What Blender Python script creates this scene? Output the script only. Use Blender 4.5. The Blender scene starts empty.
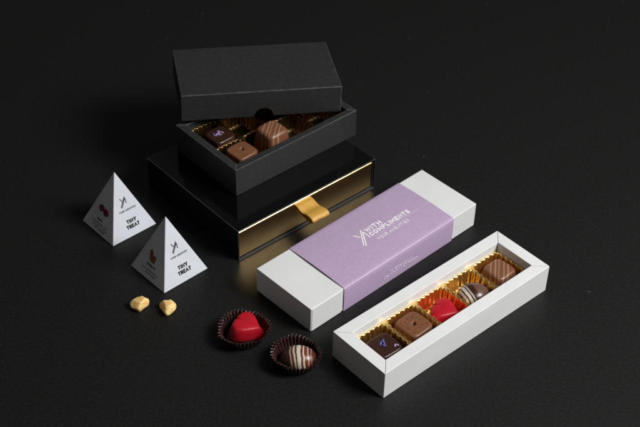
import bpy, bmesh, math, random
from mathutils import Vector, Matrix, noise
random.seed(7)
PI = math.pi
S = 0.75                      # model units to metres
scn = bpy.context.scene
C = scn.collection

# ------------------------------------------------------------------ camera
PITCH, ROLL = 0.69503, 0.02467
cam_d = bpy.data.cameras.new('camera')
cam = bpy.data.objects.new('camera', cam_d); C.objects.link(cam)
M = Matrix.Rotation(PI/2-PITCH, 4, 'X') @ Matrix.Rotation(ROLL, 4, 'Z')
M.translation = Vector((0, 0, 1.0*S))
cam.matrix_world = M
cam_d.sensor_width = 36; cam_d.lens = 1278.84*36/640
cam_d.clip_start = .01; cam_d.clip_end = 50
cam_d.dof.use_dof = True; cam_d.dof.focus_distance = 1.36*S; cam_d.dof.aperture_fstop = 16
scn.camera = cam

# ------------------------------------------------------------------ world: dim studio
w = bpy.data.worlds.new('World'); scn.world = w; w.use_nodes = True
bg = w.node_tree.nodes['Background']
bg.inputs['Color'].default_value = (1, .95, .92, 1); bg.inputs['Strength'].default_value = .08

# ------------------------------------------------------------------ lights: one softbox at the right
def area(name, loc, target, sx, sy, power, col):
    l = bpy.data.lights.new(name, 'AREA'); l.shape = 'RECTANGLE'; l.size = sx; l.size_y = sy
    l.energy = power; l.color = col
    o = bpy.data.objects.new(name, l); C.objects.link(o)
    o.location = loc
    o.rotation_euler = (Vector(target)-Vector(loc)).to_track_quat('-Z', 'Y').to_euler()
    return o
sb = area('softbox', (1.0, .52, 1.04), (.02, .68, 0), .55, .55, 12.2, (1, .99, .98))
sb.data.spread = math.radians(120)
scn.view_settings.view_transform = 'Standard'
scn.view_settings.look = 'None'
scn.view_settings.exposure = 0
scn.view_settings.gamma = 1
scn.render.engine = 'CYCLES'
scn.cycles.caustics_reflective = True
scn.cycles.blur_glossy = .3

# ------------------------------------------------------------------ materials
def mat(name, col, rough=.5, metal=0, spec=.5, bump=0, bscale=400, vary=0, vscale=60, coat=0, sheen=0, det=4, warp=0, wscale=14):
    m = bpy.data.materials.new(name); m.use_nodes = True
    nt = m.node_tree; b = nt.nodes['Principled BSDF']
    b.inputs['Base Color'].default_value = (*col, 1)
    b.inputs['Roughness'].default_value = rough
    b.inputs['Metallic'].default_value = metal
    b.inputs['Specular IOR Level'].default_value = spec
    b.inputs['Coat Weight'].default_value = coat
    b.inputs['Coat Roughness'].default_value = .15
    tc = nt.nodes.new('ShaderNodeTexCoord')
    if bump:
        n = nt.nodes.new('ShaderNodeTexNoise'); n.inputs['Scale'].default_value = bscale; n.inputs['Detail'].default_value = det
        nt.links.new(tc.outputs['Object'], n.inputs['Vector'])
        bp = nt.nodes.new('ShaderNodeBump'); bp.inputs['Strength'].default_value = bump; bp.inputs['Distance'].default_value = .001
        nt.links.new(n.outputs['Fac'], bp.inputs['Height']); nt.links.new(bp.outputs['Normal'], b.inputs['Normal'])
        if warp:       # card and foil are never dead flat
            n2 = nt.nodes.new('ShaderNodeTexNoise'); n2.inputs['Scale'].default_value = wscale; n2.inputs['Detail'].default_value = 2
            nt.links.new(tc.outputs['Object'], n2.inputs['Vector'])
            b2 = nt.nodes.new('ShaderNodeBump'); b2.inputs['Strength'].default_value = warp; b2.inputs['Distance'].default_value = .02
            nt.links.new(n2.outputs['Fac'], b2.inputs['Height']); nt.links.new(b2.outputs['Normal'], bp.inputs['Normal'])
    if vary:
        n = nt.nodes.new('ShaderNodeTexNoise'); n.inputs['Scale'].default_value = vscale; n.inputs['Detail'].default_value = 5
        nt.links.new(tc.outputs['Object'], n.inputs['Vector'])
        r = nt.nodes.new('ShaderNodeValToRGB')
        r.color_ramp.elements[0].position = .3; r.color_ramp.elements[1].position = .7
        r.color_ramp.elements[0].color = (*[c*(1-vary) for c in col], 1)
        r.color_ramp.elements[1].color = (*[min(1, c*(1+vary)) for c in col], 1)
        nt.links.new(n.outputs['Fac'], r.inputs['Fac']); nt.links.new(r.outputs['Color'], b.inputs['Base Color'])
    return m

def table_mat():
    m = mat('black_paper', (.0125, .0122, .0120), .46, spec=.20, bump=.16, bscale=1300, det=6)
    nt = m.node_tree; b = nt.nodes['Principled BSDF']
    tc = nt.nodes.new('ShaderNodeTexCoord')
    n = nt.nodes.new('ShaderNodeTexNoise'); n.inputs['Scale'].default_value = 420; n.inputs['Detail'].default_value = 6; n.inputs['Roughness'].default_value = .7
    nt.links.new(tc.outputs['Object'], n.inputs['Vector'])
    r = nt.nodes.new('ShaderNodeValToRGB')
    r.color_ramp.elements[0].position = .30; r.color_ramp.elements[1].position = .72
    r.color_ramp.elements[0].color = (.0050, .0049, .0048, 1); r.color_ramp.elements[1].color = (.0150, .0148, .0146, 1)
    nt.links.new(n.outputs['Fac'], r.inputs['Fac'])
    # sparse specks of dust
    v = nt.nodes.new('ShaderNodeTexVoronoi'); v.inputs['Scale'].default_value = 70
    mp = nt.nodes.new('ShaderNodeMapping'); mp.inputs['Scale'].default_value = (.7, 1.5, 1); mp.inputs['Rotation'].default_value = (0, 0, .3)
    mg = nt.nodes.new('ShaderNodeMapping'); mg.inputs['Scale'].default_value = (.9, 1.1, 1); nt.links.new(tc.outputs['Object'], mg.inputs['Vector']); nt.links.new(mg.outputs['Vector'], n.inputs['Vector'])
    nt.links.new(tc.outputs['Object'], mp.inputs['Vector']); nt.links.new(mp.outputs['Vector'], v.inputs['Vector'])
    lt = nt.nodes.new('ShaderNodeMath'); lt.operation = 'LESS_THAN'; lt.inputs[1].default_value = .05
    nt.links.new(v.outputs['Distance'], lt.inputs[0])
    sp = nt.nodes.new('ShaderNodeSeparateColor'); nt.links.new(v.outputs['Color'], sp.inputs['Color'])
    gt = nt.nodes.new('ShaderNodeMath'); gt.operation = 'GREATER_THAN'; gt.inputs[1].default_value = .93
    nt.links.new(sp.outputs['Red'], gt.inputs[0])
    mu = nt.nodes.new('ShaderNodeMath'); mu.operation = 'MULTIPLY'
    nt.links.new(lt.outputs[0], mu.inputs[0]); nt.links.new(gt.outputs[0], mu.inputs[1])
    m2 = nt.nodes.new('ShaderNodeMath'); m2.operation = 'MULTIPLY'; m2.inputs[1].default_value = .6
    nt.links.new(mu.outputs[0], m2.inputs[0])
    mx = nt.nodes.new('ShaderNodeMix'); mx.data_type = 'RGBA'
    nt.links.new(m2.outputs[0], mx.inputs['Factor']); nt.links.new(r.outputs['Color'], mx.inputs[6])
    mx.inputs[7].default_value = (.13, .13, .13, 1)
    nt.links.new(mx.outputs[2], b.inputs['Base Color'])
    return m

def band_mat(name, axis, stops, scale, rough=.3, distort=.002, diag=(1, 0, 0), nscale=120):
    """stripes running over a chocolate: colour by distance along one direction, wobbling with noise"""
    m = mat(name, (.1, .05, .03), rough, spec=.45, bump=.12, bscale=500)
    nt = m.node_tree; b = nt.nodes['Principled BSDF']
    tc = nt.nodes.new('ShaderNodeTexCoord')
    n = nt.nodes.new('ShaderNodeTexNoise'); n.inputs['Scale'].default_value = nscale; n.inputs['Detail'].default_value = 2
    nt.links.new(tc.outputs['Object'], n.inputs['Vector'])
    d = nt.nodes.new('ShaderNodeVectorMath'); d.operation = 'DOT_PRODUCT'; d.inputs[1].default_value = diag
    nt.links.new(tc.outputs['Object'], d.inputs[0])
    k = nt.nodes.new('ShaderNodeMath'); k.operation = 'MULTIPLY_ADD'; k.inputs[1].default_value = distort*2; 
    nt.links.new(n.outputs['Fac'], k.inputs[0]); nt.links.new(d.outputs['Value'], k.inputs[2])
    mr = nt.nodes.new('ShaderNodeMapRange'); mr.inputs['From Min'].default_value = -scale+distort; mr.inputs['From Max'].default_value = scale+distort
    nt.links.new(k.outputs[0], mr.inputs['Value'])
    r = nt.nodes.new('ShaderNodeValToRGB'); cr = r.color_ramp; cr.interpolation = 'LINEAR'
    eps = .008
    pts = []
    for i, (p, c) in enumerate(stops):
        if i: pts.append((p-eps, stops[i-1][1]))
        pts.append((p+eps if i else 0, c))
    cr.elements[0].position = pts[0][0]; cr.elements[0].color = (*pts[0][1], 1)
    cr.elements[1].position = pts[1][0]; cr.elements[1].color = (*pts[1][1], 1)
    for p, c in pts[2:]:
        e = cr.elements.new(min(1, p)); e.color = (*c, 1)
    nt.links.new(mr.outputs['Result'], r.inputs['Fac']); nt.links.new(r.outputs['Color'], b.inputs['Base Color'])
    return m

white_card = mat('white_card', (.70, .708, .708), .5, spec=.4, bump=.10, bscale=900, vary=.02, vscale=40, warp=.10)
cool_card = mat('cool_white_card', (.64, .67, .725), .55, spec=.3, bump=.08, bscale=900, warp=.10, wscale=30)
black_card = mat('black_card', (.021, .0214, .0217), .58, spec=.4, bump=.16, bscale=1000, vary=.22, vscale=300, warp=.10)
worn_lit_card = mat('worn_lit_black_card', (.07, .07, .071), .5, spec=.5, vary=.5, vscale=160)  # edge wear and edge highlights, both put into this paler colour
gloss_black = mat('gloss_black_card', (.0018, .0018, .0018), .10, spec=.32)
worn_lit_gloss = mat('worn_lit_gloss_edge', (.05, .05, .05), .35, spec=.5, vary=.4, vscale=120)  # sleeve edge wear, with its highlight line painted in
sleeve_inside = mat('matt_black_lining', (.006, .006, .006), .7, spec=.1)
glint_edge = mat('cut_edge_glint', (.12, .12, .12), .5)  # cut board edge, its glint put into the grey
lilac = mat('lilac_paper', (.45, .338, .495), .42, spec=.5, bump=.14, bscale=1000, vary=.045, vscale=350, warp=.10)
print_white = mat('white_print', (.85, .82, .86), .5)
print_pale = mat('pale_print', (.60, .47, .64), .5)
print_side = mat('pale_lilac_print', (.74, .66, .77), .5)
print_black = mat('black_print', (.012, .012, .016), .5)
print_grey = mat('grey_print', (.05, .05, .06), .5)
print_faint = mat('faint_grey_print', (.20, .20, .22), .5)
gold_foil = mat('gold_foil', (.99, .69, .31), .27, metal=1, bump=.05, bscale=300, warp=.05, wscale=25)
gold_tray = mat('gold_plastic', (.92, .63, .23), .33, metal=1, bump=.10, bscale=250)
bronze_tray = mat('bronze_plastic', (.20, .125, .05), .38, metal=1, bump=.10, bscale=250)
satin = mat('gold_satin', (.60, .335, .06), .45, spec=.5, bump=.4, bscale=900, sheen=.3)
milk = mat('milk_chocolate', (.17, .068, .032), .38, spec=.4, bump=.12, bscale=450, vary=.10, vscale=150)
dark = mat('dark_chocolate', (.034, .013, .0085), .30, spec=.45, bump=.1, bscale=450)
red = mat('red_chocolate', (.41, .007, .017), .38, spec=.4, bump=.22, bscale=420, vary=.10, vscale=160)
raspberry = mat('raspberry_print', (.17, .014, .022), .6, vary=.5, vscale=700)
ginger_print = mat('ginger_print', (.24, .075, .018), .6, vary=.5, vscale=500)
leaf_print = mat('green_print', (.03, .06, .02), .6)
cup_paper = mat('brown_cup_paper', (.038, .015, .012), .36, spec=.5, bump=.1, bscale=500)
petal_blue = mat('blue_petal', (.10, .12, .42), .6)
petal_lilac = mat('pale_petal', (.42, .28, .48), .6)
ginger = mat('candied_ginger', (.80, .50, .15), .40, spec=.5, bump=.3, bscale=500, vary=.15, vscale=130)
frosted = mat('frosted_ginger_edge', (.85, .63, .28), .5, spec=.5, bump=.5, bscale=700, vary=.15, vscale=300)
for gm in (ginger, frosted):
    gb = gm.node_tree.nodes['Principled BSDF']
    gb.inputs['Subsurface Weight'].default_value = .55; gb.inputs['Subsurface Radius'].default_value = (.006, .0035, .001); gb.inputs['Subsurface Scale'].default_value = 1

CREAM = (.60, .49, .36); DK = (.040, .015, .010); MID = (.10, .036, .02)
truffle_m = band_mat('striped_truffle', 0, [(0, (.05, .018, .010)), (.33, (.45, .38, .29)), (.365, MID), (.43, CREAM), (.475, MID), (.525, (.56, .53, .44)), (.63, (.11, .024, .015)), (.69, CREAM), (.73, (.12, .024, .016)), (.81, (.42, .30, .22)), (.835, (.09, .02, .012)), (.90, (.3, .2, .14)), (.915, (.07, .018, .011))], .0145, .3, .0016, (1, .12, .2))
truffle_d = band_mat('striped_dark_truffle', 0, [(0, (.07, .032, .022)), (.17, (.5, .43, .35)), (.23, DK), (.27, (.66, .6, .52)), (.36, DK), (.40, (.5, .43, .35)), (.44, DK), (.6, (.12, .06, .045))], .0145, .26, .0012, (1, .12, .2))
MK = (.17, .068, .034); LN = (.32, .18, .11)
lined_m = band_mat('lined_milk_chocolate', 0, [(0, MK), (.22, LN), (.255, MK), (.36, LN), (.40, MK), (.47, LN), (.50, MK), (.62, LN), (.65, MK), (.74, LN), (.78, MK)], .014, .38, .0010, (.62, -.79, 0), 60)
table_m = table_mat()

# ------------------------------------------------------------------ helpers
def obj(name, bm, m, parent=None, loc=(0, 0, 0), rz=0, smooth=False, bevel=0, seg=2, norm=True, edge=None):
    """link a bmesh (in model units) as ONE mesh object"""
    if bevel:
        bmesh.ops.recalc_face_normals(bm, faces=bm.faces); bm.normal_update()
        res = bmesh.ops.bevel(bm, geom=[e for e in bm.edges if e.calc_face_angle(0) > .5], offset=bevel, segments=seg, profile=.5, affect='EDGES')
        if edge:
            for f in res['faces']: f.material_index = 1
    if norm: bmesh.ops.recalc_face_normals(bm, faces=bm.faces)
    for v in bm.verts: v.co *= S
    me = bpy.data.meshes.new(name); bm.to_mesh(me); bm.free()
    me.materials.append(m)
    if edge: me.materials.append(edge)
    for p in me.polygons: p.use_smooth = smooth
    o = bpy.data.objects.new(name, me); C.objects.link(o)
    o.location = Vector(loc)*S; o.rotation_euler = (0, 0, rz)
    if parent: o.parent = parent
    return o

def tag(o, label, cat, group=None):
    o['label'] = label; o['category'] = cat
    if group: o['group'] = group
    return o

def thing(name, label, cat, loc, rz=0, group=None):
    o = bpy.data.objects.new(name, None); C.objects.link(o)
    o.location = Vector(loc)*S; o.rotation_euler = (0, 0, rz); o.empty_display_size = .02
    return tag(o, label, cat, group)

def add_box(bm, x0, x1, y0, y1, z0, z1):
    vs = [bm.verts.new(p) for p in ((x0, y0, z0), (x1, y0, z0), (x1, y1, z0), (x0, y1, z0), (x0, y0, z1), (x1, y0, z1), (x1, y1, z1), (x0, y1, z1))]
    for f in ((3, 2, 1, 0), (4, 5, 6, 7), (0, 1, 5, 4), (1, 2, 6, 5), (2, 3, 7, 6), (3, 0, 4, 7)):
        bm.faces.new([vs[i] for i in f])

def box(*a):
    bm = bmesh.new(); add_box(bm, *a); return bm

def subdiv_flex(bm, cuts, amp, freq, seed):
    """a hand-folded card is never dead flat: subdivide and bow it a little"""
    bmesh.ops.subdivide_edges(bm, edges=bm.edges, cuts=cuts, use_grid_fill=True)
    for v in bm.verts:
        v.co += amp*noise.noise_vector(v.co*freq+Vector((seed, seed*2, 0)))

def add_rings(bm, rings, cap0=True, cap1=True):
    """rings: lists of points, equal length, closed"""
    vr = [[bm.verts.new(p) for p in r] for r in rings]
    n = len(vr[0])
    for a, b in zip(vr, vr[1:]):
        for i in range(n):
            j = (i+1) % n
            bm.faces.new((a[i], a[j], b[j], b[i]))
    if cap0: bm.faces.new(vr[0][::-1])
    if cap1: bm.faces.new(vr[-1])

def add_prism(bm, pts, frame, t0, t1):
    """polygon pts (2D) in plane (origin, ex, ey), thickness t0..t1 along the normal"""
    o, ex, ey = frame; n = ex.cross(ey)
    a = [bm.verts.new(o+ex*p[0]+ey*p[1]+n*t0) for p in pts]
    b = [bm.verts.new(o+ex*p[0]+ey*p[1]+n*t1) for p in pts]
    k = len(pts)
    bm.faces.new(a[::-1]); bm.faces.new(b)
    for i in range(k):
        j = (i+1) % k; bm.faces.new((a[i], a[j], b[j], b[i]))

def stroke(bm, p, q, wd, frame, t=.00025):
    p = Vector(p); q = Vector(q); d = (q-p).normalized(); n = Vector((-d.y, d.x))*wd/2
    add_prism(bm, [p-n, q-n, q+n, p+n], frame, -.0002, t)

GLYPH = {   # block capitals as strokes on a unit-high grid: (width, strokes)
 'I': (.0, [[(0, 0), (0, 1)]]), 'T': (.62, [[(0, 1), (.62, 1)], [(.31, 0), (.31, 1)]]), 'H': (.66, [[(0, 0), (0, 1)], [(.66, 0), (.66, 1)], [(0, .52), (.66, .52)]]),
 'W': (1.0, [[(0, 1), (.25, 0), (.5, .9), (.75, 0), (1, 1)]]), 'C': (.64, [[(.64, .8), (.52, .96), (.32, 1), (.12, .93), (0, .7), (0, .3), (.12, .07), (.32, 0), (.52, .04), (.64, .2)]]),
 'O': (.72, [[(.36, 1), (.14, .93), (0, .7), (0, .3), (.14, .07), (.36, 0), (.58, .07), (.72, .3), (.72, .7), (.58, .93), (.36, 1)]]), 'M': (.84, [[(0, 0), (0, 1), (.42, .25), (.84, 1), (.84, 0)]]),
 'P': (.58, [[(0, 0), (0, 1), (.36, 1), (.54, .92), (.58, .74), (.54, .56), (.36, .47), (0, .47)]]), 'L': (.52, [[(0, 1), (0, 0), (.52, 0)]]), 'E': (.54, [[(.54, 1), (0, 1), (0, 0), (.54, 0)], [(0, .52), (.48, .52)]]),
 'N': (.66, [[(0, 0), (0, 1), (.66, 0), (.66, 1)]]), 'S': (.56, [[(.54, .82), (.42, .97), (.26, 1), (.08, .94), (.02, .76), (.10, .60), (.44, .42), (.56, .25), (.48, .06), (.28, 0), (.10, .04), (0, .2)]]),
 'Y': (.70, [[(0, 1), (.35, .40), (.70, 1)], [(.35, .42), (.35, 0)]]), 'U': (.64, [[(0, 1), (0, .28), (.10, .06), (.32, 0), (.54, .06), (.64, .28), (.64, 1)]]), 'R': (.60, [[(0, 0), (0, 1), (.36, 1), (.54, .92), (.58, .74), (.54, .58), (.36, .49), (0, .49)], [(.32, .49), (.60, 0)]]),
 'A': (.74, [[(0, 0), (.37, 1), (.74, 0)], [(.14, .33), (.60, .33)]])}
def add_text(bm, s, x0, x1, y0, cap, frame, wt=.2, gap=.24, t=.00022):
    """block lettering as thin raised print: from x0 to x1 along ex, baseline y0, capital height cap, stroke weight wt"""
    tot = sum(.42 if c == ' ' else GLYPH[c][0]+wt+gap for c in s)-gap
    k = (x1-x0)/tot; h = cap*(1-wt)
    o, ex, ey = frame; n = ex.cross(ey); x = 0; i = 0
    for c in s:
        if c == ' ': x += .42; continue
        wd, strokes = GLYPH[c]
        for st in strokes:
            P = [Vector((x0+(x+wt/2+px)*k, y0+cap*wt/2+py*h)) for px, py in st]
            hw = wt*cap*.5
            m = len(P); closed = m > 2 and (P[0]-P[-1]).length < 1e-9
            rows = []
            for q in range(m):
                dp = (P[q]-P[q-1]).normalized() if q else ((P[-1]-P[-2]).normalized() if closed else (P[1]-P[0]).normalized())
                dn = (P[q+1]-P[q]).normalized() if q < m-1 else ((P[1]-P[0]).normalized() if closed else dp)
                nm = Vector((-dp.y-dn.y, dp.x+dn.x)).normalized(); sc = hw/max(.5, nm.dot(Vector((-dn.y, dn.x))))
                e = Vector((0, 0))
                if not closed and q == 0: e = -dn*hw*.9
                if not closed and q == m-1: e = dp*hw*.9
                tt = t+i*.000006
                rows.append([bm.verts.new(o+ex*v.x+ey*v.y+n*tt) for v in (P[q]+e-nm*sc, P[q]+e+nm*sc)])
            for a, b in zip(rows, rows[1:]): bm.faces.new((a[0], b[0], b[1], a[1]))
            i = (i+1) % 3
        x += wd+wt+gap

def add_microtext(bm, x0, x1, y0, cap, frame, rnd, t=.00025):
    """a printed line too small to read: letter-sized strokes"""
    x = x0
    while x < x1-cap*.5:
        if rnd.random() < .10: x += cap*.4; continue
        wd = cap*rnd.choice((.45, .6, .7)); k = rnd.random()
        stroke(bm, (x+cap*.08, y0), (x+cap*.08, y0+cap), cap*.2, frame, t)
        if k < .6: stroke(bm, (x, y0+cap*.9), (x+wd, y0+cap*.9), cap*.18, frame, t)
        if k > .3: stroke(bm, (x, y0+cap*.1), (x+wd, y0+cap*.1), cap*.18, frame, t)
        if .2 < k < .8: stroke(bm, (x+wd-cap*.08, y0+.05*cap), (x+wd-cap*.08, y0+cap*.95), cap*.2, frame, t)
        x += wd+cap*.26

LOGO = [((0, .0208), (.0045, .0129)), ((.0136, .0222), (-.0026, .0002)), ((.0134, .0183), (-.0008, -.0022)), ((.0137, .0169), (.0133, .0052))]   # slanted two-letter mark
def add_logo(bm, x, y, k, wd, frame, t=.00025):
    for p, q in LOGO: stroke(bm, (x+p[0]*k, y+p[1]*k), (x+q[0]*k, y+q[1]*k), wd, frame, t)

def panel_box(root, L, Wd, H, fw, m, gap=.0003, bevel=.0006, zin=.003, edge=None):
    """open box: four folded side panels (outer wall, mitred top rim, inner wall) and a base"""
    def panel(length, place):
        bm = bmesh.new()
        prof = [(0, 0), (0, H), (fw, H-.0002), (fw, zin)]
        r0 = [place(t+gap, t, z) for t, z in prof]; r1 = [place(length-t-gap, t, z) for t, z in prof]
        add_rings(bm, [r0, r1])
        obj('side_panel', bm, m, root, bevel=bevel, edge=edge)
    panel(L, lambda s, t, z: (s, t, z))
    panel(L, lambda s, t, z: (L-s, Wd-t, z))
    panel(Wd, lambda s, t, z: (L-t, s, z))
    panel(Wd, lambda s, t, z: (t, Wd-s, z))
    obj('base', box(fw+.0005, L-fw-.0005, fw+.0005, Wd-fw-.0005, .0008, .0028), m, root)

def insert(root, x0, x1, y0, y1, nu, nv, ztop, zfloor, m):
    """vacuum-formed tray: one fluted cup per cell, rounded ridges between"""
    bm = bmesh.new()
    hx, hy = (x1-x0)/nu/2, (y1-y0)/nv/2
    per = 46
    for i in range(nu):
        for j in range(nv):
            cx, cy = x0+(2*i+1)*hx, y0+(2*j+1)*hy
            rect = []
            for k in range(per): rect.append((-1+2*k/per, -1))
            for k in range(per): rect.append((1, -1+2*k/per))
            for k in range(per): rect.append((1-2*k/per, 1))
            for k in range(per): rect.append((-1, 1-2*k/per))
            N = len(rect)
            def outline(inset, amp, sq=7.):
                out = []
                for q, (a, b) in enumerate(rect):
                    s = (abs(a)**sq+abs(b)**sq)**(-1/sq)
                    f = amp*math.cos(2*PI*q*24/N)
                    ax, ay = hx-inset-f, hy-inset-f
                    out.append((cx+s*a*ax, cy+s*b*ay))
                return out
            D = ztop-zfloor
            rings = [[(cx+a*hx, cy+b*hy, ztop) for a, b in rect]]
            for ins, amp, dz in ((.0006, .0002, .0001), (.0013, .0006, -.0003), (.0018, .0008, -.0016), (.0026, .0007, -.35*D), (.0038, .0006, -.8*D), (.0052, .0005, -.95*D), (.0085, .0003, -D)):
                rings.append([(x, y, ztop+dz) for x, y in outline(ins, amp)])
            add_rings(bm, rings, cap0=False, cap1=True)
    return obj('gold_insert', bm, m, root, smooth=True)

# chocolates -------------------------------------------------------
def choc_square(hw, h, m, name, dimples=(), sq=5., taper=.86, round_=.0022, bump=0):
    bm = bmesh.new(); N = 112
    prof = [(1-.04, 0), (1, .0012/h)]
    for k in range(7):
        a = k/6*PI/2
        prof.append((taper+(1-taper)*(.18*(1-k/6))-round_/hw*(1-math.cos(a)), 1-round_/h*(1-math.sin(a))))
    for k in range(1, 26): prof.append((prof[8][0]*(1-k/26.), 1))
    rings = []
    for s, z in prof:
        r = []
        for k in range(N):
            a = 2*PI*k/N; c, d = math.cos(a), math.sin(a)
            q = (abs(c)**sq+abs(d)**sq)**(-1/sq)
            x, y = q*c*hw*s, q*d*hw*s
            zz = z*h
            if z == 1:
                zz += bump*(1-(s/taper)**2)
                for dx, dy, rr, dep in dimples: zz -= dep*math.exp(-(((x-dx)**2+(y-dy)**2)/rr**2)**2)
            r.append((x, y, zz))
        rings.append(r)
    add_rings(bm, rings)
    return obj(name, bm, m, smooth=True)

def choc_heart(k, h, m, name):
    bm = bmesh.new(); N = 72
    def hp(a):
        x = 16*math.sin(a)**3; y = 13*math.cos(a)-5*math.cos(2*a)-2*math.cos(3*a)-math.cos(4*a)
        if y < 0: y *= 1.12
        if math.cos(a) > 0: y += 4.2*math.exp(-(x/4.5)**2)
        return x/16*k, (y+2)/16*k
    rings = []
    for s, z in ((.95, 0), (1, .10), (1.01, .25), (.985, .5), (.93, .74), (.87, .90), (.80, .975), (.70, 1.0), (.45, 1.03), (.25, 1.045), (.05, 1.05)):
        rings.append([(hp(2*PI*q/N)[0]*s, hp(2*PI*q/N)[1]*s, z*h) for q in range(N)])
    add_rings(bm, rings)
    return obj(name, bm, m, smooth=True)

def choc_truffle(rx, ry, h, m, name):
    bm = bmesh.new(); N = 64
    rings = []
    for k in range(17):
        a = -.5+(PI/2+.46)*k/16
        s, z = math.cos(a), math.sin(a)
        rings.append([(rx*s*math.cos(2*PI*q/N), ry*s*math.sin(2*PI*q/N), h*(z+.48)/1.48) for q in range(N)])
    add_rings(bm, rings)
    return obj(name, bm, m, smooth=True)

def put(o, base, bu, bv, z, rz, label, cat='chocolate', group=None):
    """stand a thing at (bu, bv, z) of a box whose corner is base=(x, y, yaw)"""
    x, y, a = base
    o.location = Vector((x+bu*math.cos(a)-bv*math.sin(a), y+bu*math.sin(a)+bv*math.cos(a), z))*S
    o.rotation_euler = (0, 0, rz)
    return tag(o, label, cat, group)

def petals(root, spots, z, m):
    bm = bmesh.new()
    for x, y, a, l, wd, tilt in spots:
        c, s = math.cos(a), math.sin(a)
        pts = [(-l, 0, 0), (-l*.3, -wd, .3), (l, -wd*.6, 1), (l*.8, wd*.5, 1.1), (-l*.2, wd, .4)]
        lo = [bm.verts.new((x+p*c-q*s, y+p*s+q*c, z+.0002+tilt*k)) for p, q, k in pts]
        up = [bm.verts.new((x+p*c-q*s, y+p*s+q*c, z+.0007+tilt*k)) for p, q, k in pts]
        bm.faces.new(lo[::-1]); bm.faces.new(up)
        for i in range(5): bm.faces.new((lo[i], lo[(i+1) % 5], up[(i+1) % 5], up[i]))
    return obj('petal_sprinkle', bm, m, root)

# ================================================================== the table
bm = bmesh.new()
add_box(bm, -3, 3, -1.0, 4.5, -.04, 0)
t = obj('tabletop', bm, table_m); t['kind'] = 'structure'; t['label'] = 'matt black paper covered tabletop'; t['category'] = 'table'

# ================================================================== white gift box with lilac band
LX, LY, LA = -.0073, .9956, .7710
LL, LW, LH = .2702, .0893, .0341
g = thing('gift_box', 'closed white gift box wrapped in a lilac paper band', 'gift box', (LX, LY, 0), LA, 'long white chocolate boxes')
obj('lid', box(0, LL, 0, LW, .0006, LH), white_card, g, bevel=.0007)
bm = box(.0016, .046, -.0005, -.00002, .0008, LH-.0012); obj('glued_flap', bm, white_card, g, bevel=.00015, seg=1)
# the band: a thin paper loop, its top bowed slightly upward
bm = bmesh.new(); th = .0006; u0, u1 = .0495, .2290
def band_loop(u, off):
    pts = []
    ny = 20
    d = .0004+off
    bowk = .0014
    def P(v, z): return (u, v, z)
    lo = [P(-d, .0003)]
    for k in range(1, 7): lo.append(P(-d-.0004*math.sin(PI*k/7), .0003+(LH-.0018)*k/7))
    lo.append(P(-d, LH-.0011+off)); lo.append(P(-d+.0004, LH-.0003+off)); lo.append(P(-d+.0014, LH+.0002+off))
    for k in range(1, ny): 
        v = LW*k/ny; lo.append(P(v, LH+.0002+off+bowk*math.sin(PI*k/ny)**.9))
    lo += [P(LW+d-.0014, LH+.0002+off), P(LW+d-.0004, LH-.0003+off), P(LW+d, LH-.0011+off), P(LW+d, .0003)]
    return lo
NU = 26
out = [[bm.verts.new(p) for p in band_loop(u0+(u1-u0)*i/NU, th)] for i in range(NU+1)]
inn = [[bm.verts.new(p) for p in band_loop(u0+(u1-u0)*i/NU, 0)] for i in range(NU+1)]
n = len(out[0])
for i in range(NU):
    for k in range(n-1):
        bm.faces.new((out[i][k], out[i+1][k], out[i+1][k+1], out[i][k+1]))
        bm.faces.new((inn[i][k+1], inn[i+1][k+1], inn[i+1][k], inn[i][k]))
    bm.faces.new((inn[i][0], inn[i+1][0], out[i+1][0], out[i][0])); bm.faces.new((inn[i][-1], out[i][-1], out[i+1][-1], inn[i+1][-1]))
for k in range(n-1):
    bm.faces.new((inn[0][k], out[0][k], out[0][k+1], inn[0][k+1])); bm.faces.new((inn[-1][k+1], out[-1][k+1], out[-1][k], inn[-1][k]))
band = obj('paper_band', bm, lilac, g, smooth=True)
band.modifiers.new('edge', 'EDGE_SPLIT').split_angle = math.radians(50)
def band_top(v): return LH+.0002+th+.0014*math.sin(PI*min(max(v/LW, 0), 1))**.9
def drape(bm, lift=.00025):
    for v in bm.verts: v.co.z = band_top(v.co.y)+lift+(v.co.z-LH-.00022 if LH < v.co.z < LH+.0004 else 0)
fr = (Vector((0, 0, LH)), Vector((1, 0, 0)), Vector((0, 1, 0)))
bm = bmesh.new()
add_text(bm, 'WITH', .1335, .1592, .0480, .0072, fr, .24, .2)
add_text(bm, 'COMPLIMENTS', .1335, .1980, .0398, .0070, fr, .24, .2)
drape(bm); obj('lettering', bm, print_white, band, norm=False)
bm = bmesh.new()
add_text(bm, 'YOUR AMENITIES', .1350, .1862, .0298, .0050, fr, .15, .3)
drape(bm); obj('lettering', bm, print_white, band, norm=False)
bm = bmesh.new()
def flat_stroke(p, q, wd):
    p = Vector(p); q = Vector(q); d = (q-p).normalized(); nn = Vector((-d.y, d.x))*wd/2
    K = 8
    a = [bm.verts.new((*(p+(q-p)*k/K-nn), 0)) for k in range(K+1)]; b = [bm.verts.new((*(p+(q-p)*k/K+nn), 0)) for k in range(K+1)]
    for k in range(K): bm.faces.new((a[k], a[k+1], b[k+1], b[k]))
for p, q in LOGO: flat_stroke((.1172+p[0], .0342+p[1]), (.1172+q[0], .0342+q[1]), .0016)
drape(bm); obj('logo', bm, print_white, band, norm=False)
bm = bmesh.new(); flat_stroke((.1345, .0372), (u1-.0005, .0385), .0007); drape(bm, .0002); obj('printed_line', bm, print_pale, band, norm=False)
bm = bmesh.new(); rs = random.Random(3)
fs = (Vector((0, -.0015, 0)), Vector((1, 0, 0)), Vector((0, 0, 1)))
add_microtext(bm, .1228, .1585, .0142, .0027, fs, rs); add_microtext(bm, .1128, .1690, .0096, .0025, fs, rs)
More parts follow.
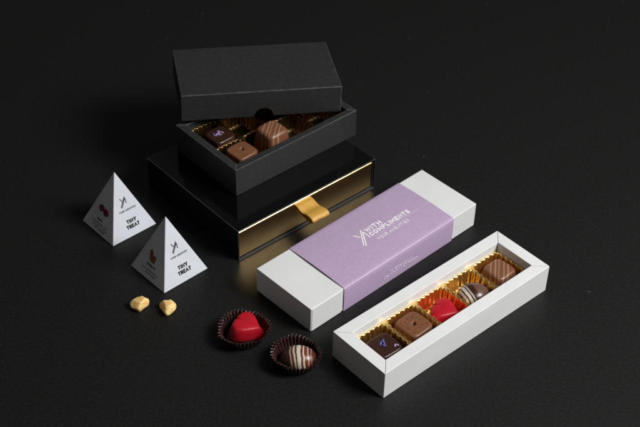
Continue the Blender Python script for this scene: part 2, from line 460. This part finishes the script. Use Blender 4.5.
obj('small_lettering', bm, print_side, band)

# ================================================================== open white box of five chocolates
OX, OY, OA = .0705, .9011, .7343
OL, OW, OH = .2557, .0804, .0368
g = thing('chocolate_box', 'open white box with five chocolates in a gold insert', 'chocolate box', (OX, OY, 0), OA, 'long white chocolate boxes')
panel_box(g, OL, OW, OH, .0146, white_card, gap=.00025)
oz, of = OH-.0118, .0062
insert(g, .0150, OL-.0150, .0150, OW-.0150, 5, 1, oz, of, gold_tray)
base = (OX, OY, OA); cell = (OL-.03)/5; cu_ = lambda i: .0150+cell*(i+.5); cv = OW/2
c1 = choc_square(.0178, .0170, dark, 'square_chocolate')
petals(c1, [(-.002, .003, .6, .0030, .0010, .0006), (.0015, .0012, 1.2, .0028, .0009, .0004), (-.0008, -.0018, 2.4, .0024, .0009, .0006), (.0030, .0050, .2, .0020, .0008, .0003)], .0170, petal_blue)
petals(c1, [(.0085, -.0085, .7, .0022, .0010, .0003), (.011, -.0095, 2, .0016, .0008, .0003)], .0168, petal_lilac)
put(c1, base, cu_(0), cv, of+.0003, OA-.03, 'dark square chocolate with blue petals in the gold insert, nearest cell')
ring8 = [(.0095*a, .0095*b, .0012, .0017) for a in (-1, 0, 1) for b in (-1, 0, 1) if (a, b) != (0, 0)]+[(.0055*a, .0075*b, .0011, .0014) for a in (-1, 1) for b in (-1, 1)]
def milk_block(hole):
    o = choc_square(.0178, .0190, milk, 'square_chocolate', [(0, 0, .0022, .0034), (.0018, .0012, .0013, .0020)], taper=.9)
    bm = bmesh.new()
    for dx, dy, r, dep in ring8:
        bmesh.ops.create_uvsphere(bm, u_segments=10, v_segments=6, radius=1, matrix=Matrix.Translation((dx+random.uniform(-.0005, .0005), dy+random.uniform(-.0005, .0005), .0190)) @ Matrix.Diagonal((random.uniform(.0007, .0010), random.uniform(.0007, .0010), .00016, 1)))
    obj('pricked_hole_shade', bm, dark, o, smooth=True)  # flat dark dots put the shade of pricked holes into colour
    return o
c2 = milk_block(1)
put(c2, base, cu_(1), cv+.001, of+.0003, OA+.05, 'milk chocolate square with pricked dots and centre hole in the white box')
c3 = choc_heart(.0188, .0172, red, 'heart_chocolate')
put(c3, base, cu_(2)+.0008, cv-.0035, of+.0003, math.radians(66), 'red heart chocolate in the middle cell of the gold insert', group='red heart chocolates')
c4 = choc_truffle(.0192, .0172, .0215, truffle_d, 'striped_chocolate')
put(c4, base, cu_(3), cv-.003, of+.0003, OA-.35, 'dark round chocolate with white stripes in the gold insert', group='striped round chocolates')
c5 = choc_square(.0178, .0200, lined_m, 'square_chocolate', taper=.80, round_=.003)
put(c5, base, cu_(4)+.0005, cv+.001, of+.0003, OA+.05, 'milk chocolate square with thin cream lines at the far end of the white box')

# ================================================================== black drawer box (bottom of the stack)
DX, DY, DA = -.0933, 1.109, .7314
DL, DW, DH = .2150, .1804, .0452
g = thing('drawer_box', 'glossy black sleeve box with a gold drawer, bottom of the black stack', 'drawer box', (DX, DY, 0), DA, 'stacked black boxes')
b_ = .0030
bm = bmesh.new()
# sleeve: a tube open at both long ends, one mesh
pr_o = [(0, 0), (DL, 0), (DL, DH), (0, DH)]; pr_i = [(b_*.6, b_), (DL-b_*1.4, b_), (DL-b_*1.4, DH-b_*.75), (b_*.6, DH-b_*.75)]
ro0 = [bm.verts.new((x, 0, z)) for x, z in pr_o]; ro1 = [bm.verts.new((x, DW, z)) for x, z in pr_o]
ri0 = [bm.verts.new((x, 0, z)) for x, z in pr_i]; ri1 = [bm.verts.new((x, DW, z)) for x, z in pr_i]
for k in range(4):
    j = (k+1) % 4
    bm.faces.new((ro0[k], ro0[j], ro1[j], ro1[k])); bm.faces.new((ri0[j], ri0[k], ri1[k], ri1[j]))
    bm.faces.new((ri0[k], ri0[j], ro0[j], ro0[k])); bm.faces.new((ri1[j], ri1[k], ro1[k], ro1[j]))
inner_faces = [f for f in bm.faces if all(v in ri0 or v in ri1 for v in f.verts)]
for f in inner_faces: f.material_index = 2
sl = obj('sleeve', bm, gloss_black, g, bevel=.0006, edge=worn_lit_gloss); sl.data.materials.append(sleeve_inside)
obj('worn_edge_glint', box(.0012, DL-.0012, -.00025, -.00002, .0005, .0014), glint_edge, sl)  # added strip: worn board edge plus its painted glint
# gold drawer: front panel with a folded, light-catching top edge, and the drawer body behind
dr = obj('drawer', box(b_*.6+.0005, DL-b_*1.4-.0006, .010, DW-.003, b_+.0005, DH-.0058), gold_foil, g)
x0, x1, zb, zt = b_*.6+.0004, DL-b_*1.4-.0005, b_+.0010, DH-b_*.75-.0006
bm = bmesh.new()
prof = [(.0020, zb), (.0015, zb+.0003), (.0015, zt-.0020), (.0018, zt-.0016), (.0032, zt-.0002), (.0042, zt), (.0092, zt), (.0092, zb)]
add_rings(bm, [[(x0, y, z) for y, z in prof], [(x1, y, z) for y, z in prof]])
obj('drawer_front', bm, gold_foil, dr)
# ribbon pull
bm = bmesh.new()
path = [(.0060, .0392), (.002, .0392), (-.003, .0389), (-.007, .0374), (-.0115, .0358), (-.016, .0360), (-.0215, .0376), (-.0285, .0376), (-.0318, .0356), (-.0326, .0330), (-.0308, .0306), (-.0270, .0296), (-.020, .0300), (-.012, .0312), (-.004, .0322), (.0060, .0326)]
def smoothpath(p, k=4):
    out = []
    for i in range(len(p)-1):
        p0, p1, p2, p3 = p[max(i-1, 0)], p[i], p[i+1], p[min(i+2, len(p)-1)]
        for q in range(k):
            t = q/k
            out.append(tuple(.5*(2*p1[a]+(p2[a]-p0[a])*t+(2*p0[a]-5*p1[a]+4*p2[a]-p3[a])*t*t+(3*p1[a]-p0[a]-3*p2[a]+p3[a])*t**3) for a in (0, 1)))
    out.append(p[-1]); return out
sp = smoothpath(path)
rows = []
for i in range(13):
    u = .0855+.0252*i/12; e = abs(i/6-1)
    rows.append([bm.verts.new((u+.10*(y if y < 0 else 0)*0, y-.0012*(i/12-.5)*(y < -.02), z+.0007*math.sin(i*.9+y*300)*min(1, max(0, -y/.01))*.5)) for y, z in sp])
for a, b in zip(rows, rows[1:]):
    for k in range(len(sp)-1): bm.faces.new((a[k], b[k], b[k+1], a[k+1]))
rb = obj('ribbon_pull', bm, satin, g, smooth=True)
so = rb.modifiers.new('thick', 'SOLIDIFY'); so.thickness = .0004

# ================================================================== open black box (middle of the stack)
TX, TY, TA = -.0992, 1.1728, .7350
TL, TW, TH, TZ = .1909, .1180, .0385, .0453
g = thing('chocolate_box', 'open black box of chocolates, middle of the black stack', 'chocolate box', (TX, TY, TZ), TA, 'stacked black boxes')
panel_box(g, TL, TW, TH, .0090, black_card, gap=.0002, bevel=.0007, edge=worn_lit_card)
tz, tf = TH-.0100, .0045
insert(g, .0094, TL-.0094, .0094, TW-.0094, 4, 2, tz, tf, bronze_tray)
base = (TX, TY, TA)
ccu = lambda i: .0094+(TL-.0188)/4*(i+.5); ccv = lambda j: .0094+.0892/2*(j+.5)
b1 = choc_square(.0165, .0290, milk, 'square_chocolate', [(0.001, .001, .0022, .0034), (.0025, .0022, .0013, .0020)], taper=.9)
put(b1, base, ccu(0)+.0035, ccv(0)+.0005, TZ+tf+.0003, TA+.06, 'milk chocolate square with a centre hole at the near corner of the black box')
b2 = choc_square(.0165, .0285, dark, 'square_chocolate', taper=.88)
petals(b2, [(-.004, .001, .3, .0034, .0010, .0006), (.0008, .0025, 1.0, .0030, .0011, .0004), (.0038, .0002, 2.2, .0024, .0009, .0006), (-.001, -.0015, 2.8, .0028, .0009, .0003)], .0285, petal_lilac)
petals(b2, [(-.0065, .0030, .9, .0026, .0010, .0005), (.0015, .0055, .2, .0020, .0008, .0003)], .0285, petal_blue)
put(b2, base, ccu(0)+.003, ccv(1)-.002, TZ+tf+.0003, TA+.04, 'dark square chocolate with pale petals in the black box')
b3 = choc_square(.0195, .0390, lined_m, 'square_chocolate', taper=.76, round_=.0045)
put(b3, base, ccu(1)+.0075, ccv(0)+.0010, TZ+tf+.0003, TA+.04, 'tall milk chocolate with cream lines under the edge of the black lid')
# ---- black lid lying askew over it
ZL = TZ+TH+.0043
g = thing('box_lid', 'matt black box lid lying askew on top of the black stack', 'lid', (-.1702, 1.2584, .0905), .1992, 'stacked black boxes')
KL, KW, KH = .1966, .1092, .0360
bm = box(0, KL, 0, KW, 0, KH)
lid = obj('lid_shell', bm, black_card, g, bevel=.0009, edge=worn_lit_card)
cut1 = obj('cutter', box(.0016, KL-.0016, .0016, KW-.0016, -.01, KH-.0016), black_card)
bm = bmesh.new()
add_rings(bm, [[(KL*.512+.0118*math.cos(2*PI*k/40), y, .0118*math.sin(2*PI*k/40)) for k in range(40)] for y in (-.004, .004)])
cut2 = obj('cutter', bm, black_card)
bpy.context.view_layer.update()
me0 = lid.data
tmp = bpy.data.objects.new('boolean_tmp', me0); C.objects.link(tmp)
for c in (cut1, cut2):
    md = tmp.modifiers.new('cut', 'BOOLEAN'); md.operation = 'DIFFERENCE'; md.object = c; md.solver = 'EXACT'
bpy.context.view_layer.update()
me = bpy.data.meshes.new_from_object(tmp.evaluated_get(bpy.context.evaluated_depsgraph_get()))
lid.data = me; me.name = 'lid_shell'
bpy.data.objects.remove(tmp)
for c in (cut1, cut2): bpy.data.objects.remove(c)
g.rotation_euler = (-.035, .0334, .1992)

# ================================================================== pyramid treat boxes
def pyramid(x, y, yaw, label, picture):
    s, h = .0447, .0773
    root = thing('pyramid_box', label, 'treat box', (x, y, 0), yaw, 'white pyramid treat boxes')
    bm = bmesh.new()
    cs = [Vector((s*math.cos(k*PI/2), s*math.sin(k*PI/2), .0004)) for k in range(4)]
    top = bm.verts.new((0, 0, h)); vb = [bm.verts.new(c) for c in cs]
    bm.faces.new(vb[::-1])
    for k in range(4): bm.faces.new((vb[k], vb[(k+1) % 4], top))
    shell = obj('shell', bm, cool_card, root, bevel=.0006)
    ap = Vector((0, 0, h))
    def frame(A, B):
        ex = (B-A).normalized(); ey = ap-A; ey = (ey-ex*ey.dot(ex)).normalized(); return (A, ex, ey)
    fR = frame(cs[3], cs[0]); fL = frame(cs[2], cs[3])
    bm = bmesh.new()
    add_text(bm, 'TINY', .0265, .0398, .0165, .0050, fR, .27, .2); add_text(bm, 'TREAT', .0245, .0425, .0098, .0050, fR, .27, .2)
    obj('lettering', bm, print_black, shell, norm=False)
    bm = bmesh.new(); add_logo(bm, .0270, .0388, .52, .0010, fR)
    obj('logo', bm, print_grey, shell)
    bm = bmesh.new(); add_text(bm, 'YOUR AMENITIES', .0210, .0443, .0323, .0024, fR, .17, .32)
    obj('lettering', bm, print_black, shell, norm=False)
    # left face: picture and small print
    bm = bmesh.new(); rs = random.Random(hash(picture) % 7 if False else len(picture))
    add_microtext(bm, .0245, .0355 if picture == 'berry' else .040, .0165, .0026, fL, rs)
    obj('small_lettering', bm, print_black, shell)
    bm = bmesh.new()
    for x0_, x1_, yy in (((.015, .046, .0116), (.0185, .047, .0078), (.024, .043, .0045)) if picture == 'berry' else ((.018, .0475, .0106), (.024, .043, .0068))):
        add_microtext(bm, x0_, x1_, yy, .0017, fL, rs)
    obj('small_lettering', bm, print_faint, shell)
    def blob(bm, cx, cy, rx, ry, a, t, wob):
        pts = []
        for k in range(26):
            q = 2*PI*k/26; r = 1+wob*math.sin(q*6+cx*900)+wob*.6*math.sin(q*3+1)
            px, py = rx*r*math.cos(q), ry*r*math.sin(q)
            pts.append((cx+px*math.cos(a)-py*math.sin(a), cy+px*math.sin(a)+py*math.cos(a)))
        add_prism(bm, pts, fL, -.0002, t)
    bm = bmesh.new()
    if picture == 'berry':
        blob(bm, .0275, .0325, .0052, .0044, .3, .00025, .05); blob(bm, .0365, .0305, .0050, .0046, -.2, .0003, .05)
        obj('berry_picture', bm, raspberry, shell)
    else:
        blob(bm, .0305, .0262, .0054, .0036, -.5, .00025, .10); blob(bm, .0272, .0322, .0030, .0048, .2, .0003, .08); blob(bm, .0338, .0285, .0028, .0034, .5, .00035, .08)
        obj('ginger_picture', bm, ginger_print, shell)
    return root
pyramid(-.2414, 1.1733, -.0312, 'white pyramid box with red berries printed on its shaded side', 'berry')
pyramid(-.1730, 1.0954, -.0197, 'white pyramid box with brown ginger printed on its shaded side', 'ginger')

# ================================================================== paper cups and their chocolates
def paper_cup(x, y, R, r, h, pleats, label, seed):
    rnd = random.Random(seed)
    bm = bmesh.new(); N = pleats*8
    jit = [rnd.uniform(.55, 1.35) for _ in range(pleats)]
    ph = [rnd.uniform(-.25, .25) for _ in range(pleats)]
    rings = []
    for k in range(9):
        f = k/8
        z = h*f
        rr = r+(R-r)*f**.85
        amp = .0006+.00135*f
        ring = []
        for q in range(N):
            a = 2*PI*q/N
            i = int(q/8) % pleats
            out = 1+.04*math.sin(2*a+seed)*f+.028*math.sin(3*a+seed*2)*f+.012*math.sin(7*a+seed)*f
            rad = rr*out+amp*jit[i]*math.cos(pleats*a)
            zz = z+(.0010*math.sin(3*a+seed)+.0005*jit[i]*math.cos(pleats*a)+.0006*ph[i])*f
            ring.append((rad*math.cos(a), rad*math.sin(a), zz+.0006))
        rings.append(ring)
    rings.insert(0, [(p[0]*.9, p[1]*.9, .0006) for p in rings[0]])
    add_rings(bm, rings, cap0=True, cap1=False)
    o = obj('paper_cup', bm, cup_paper, loc=(x, y, 0), smooth=True)
    so = o.modifiers.new('thick', 'SOLIDIFY'); so.thickness = .00022; so.offset = 0
    return tag(o, label, 'paper cup', 'pleated brown paper cups')
paper_cup(-.0797, .9855, .0268, .0195, .0150, 38, 'pleated brown paper cup holding the red heart', 1)
paper_cup(-.0216, .9490, .0252, .0185, .0155, 36, 'pleated brown paper cup holding the striped oval chocolate', 2)
h2 = choc_heart(.0190, .0172, red, 'heart_chocolate')
put(h2, (0, 0, 0), -.0765, .9885, .0022, 0, 'red heart chocolate in a paper cup on the table', group='red heart chocolates')
h2.rotation_euler = (math.radians(6), math.radians(4), math.radians(66))
t2 = choc_truffle(.0196, .0156, .0194, truffle_m, 'striped_chocolate')
put(t2, (0, 0, 0), -.0186, .9480, .0012, math.radians(-4), 'brown oval chocolate with cream stripes in a paper cup', group='striped round chocolates')

# ================================================================== two pieces of candied ginger
def ginger_piece(x, y, pts, h, seed, label):
    """a cut lump: a faceted hull with frosted, sugar-worn edges"""
    rnd = random.Random(seed)
    bm = bmesh.new()
    for px, py in pts:
        bm.verts.new((px*.86, py*.86, .0002)); bm.verts.new((px*1.07, py*1.07, h*rnd.uniform(.38, .55)))
    for px, py in pts[::2]: bm.verts.new((px*.66+.0012, py*.66+.0012, h*rnd.uniform(.92, 1.08)))
    r = bmesh.ops.convex_hull(bm, input=bm.verts)
    bmesh.ops.delete(bm, geom=[v for v in bm.verts if not v.link_faces], context='VERTS')
    bmesh.ops.dissolve_limit(bm, angle_limit=.38, verts=bm.verts, edges=bm.edges)
    bmesh.ops.recalc_face_normals(bm, faces=bm.faces)
    res = bmesh.ops.bevel(bm, geom=[e for e in bm.edges if e.calc_face_angle(0) > .2], offset=.0016, segments=3, profile=.5, affect='EDGES')
    for f in res['faces']: f.material_index = 1
    bmesh.ops.triangulate(bm, faces=bm.faces)
    bmesh.ops.subdivide_edges(bm, edges=bm.edges, cuts=2, use_grid_fill=True)
    for v in bm.verts:
        v.co += (.0008 if v.co.z > .001 else .0004)*noise.noise_vector(v.co*170+Vector((seed, 0, 0)))+.00022*noise.noise_vector(v.co*700)
        v.co.z = max(v.co.z, .0001)
    o = obj('ginger_piece', bm, ginger, loc=(x, y, 0), smooth=True, norm=False)
    o.data.materials.append(frosted)
    return tag(o, label, 'candy', 'candied ginger pieces')
ginger_piece(-.1990, 1.0290, [(-.0118, .0005), (-.0065, .0062), (.0015, .0098), (.0095, .0062), (.0108, .0005), (.0060, -.0065), (.0012, -.0112), (-.0085, -.0062)], .0115, 1, 'amber candied ginger lump left of the other, wider and rounder')
ginger_piece(-.1672, 1.0245, [(-.0098, .0035), (-.0060, .0088), (.0045, .0090), (.0098, .0030), (.0085, -.0035), (.0018, -.0118), (-.0015, -.0118), (-.0070, -.0035)], .0110, 4, 'amber candied ginger lump with a pointed tip, below the front pyramid box')
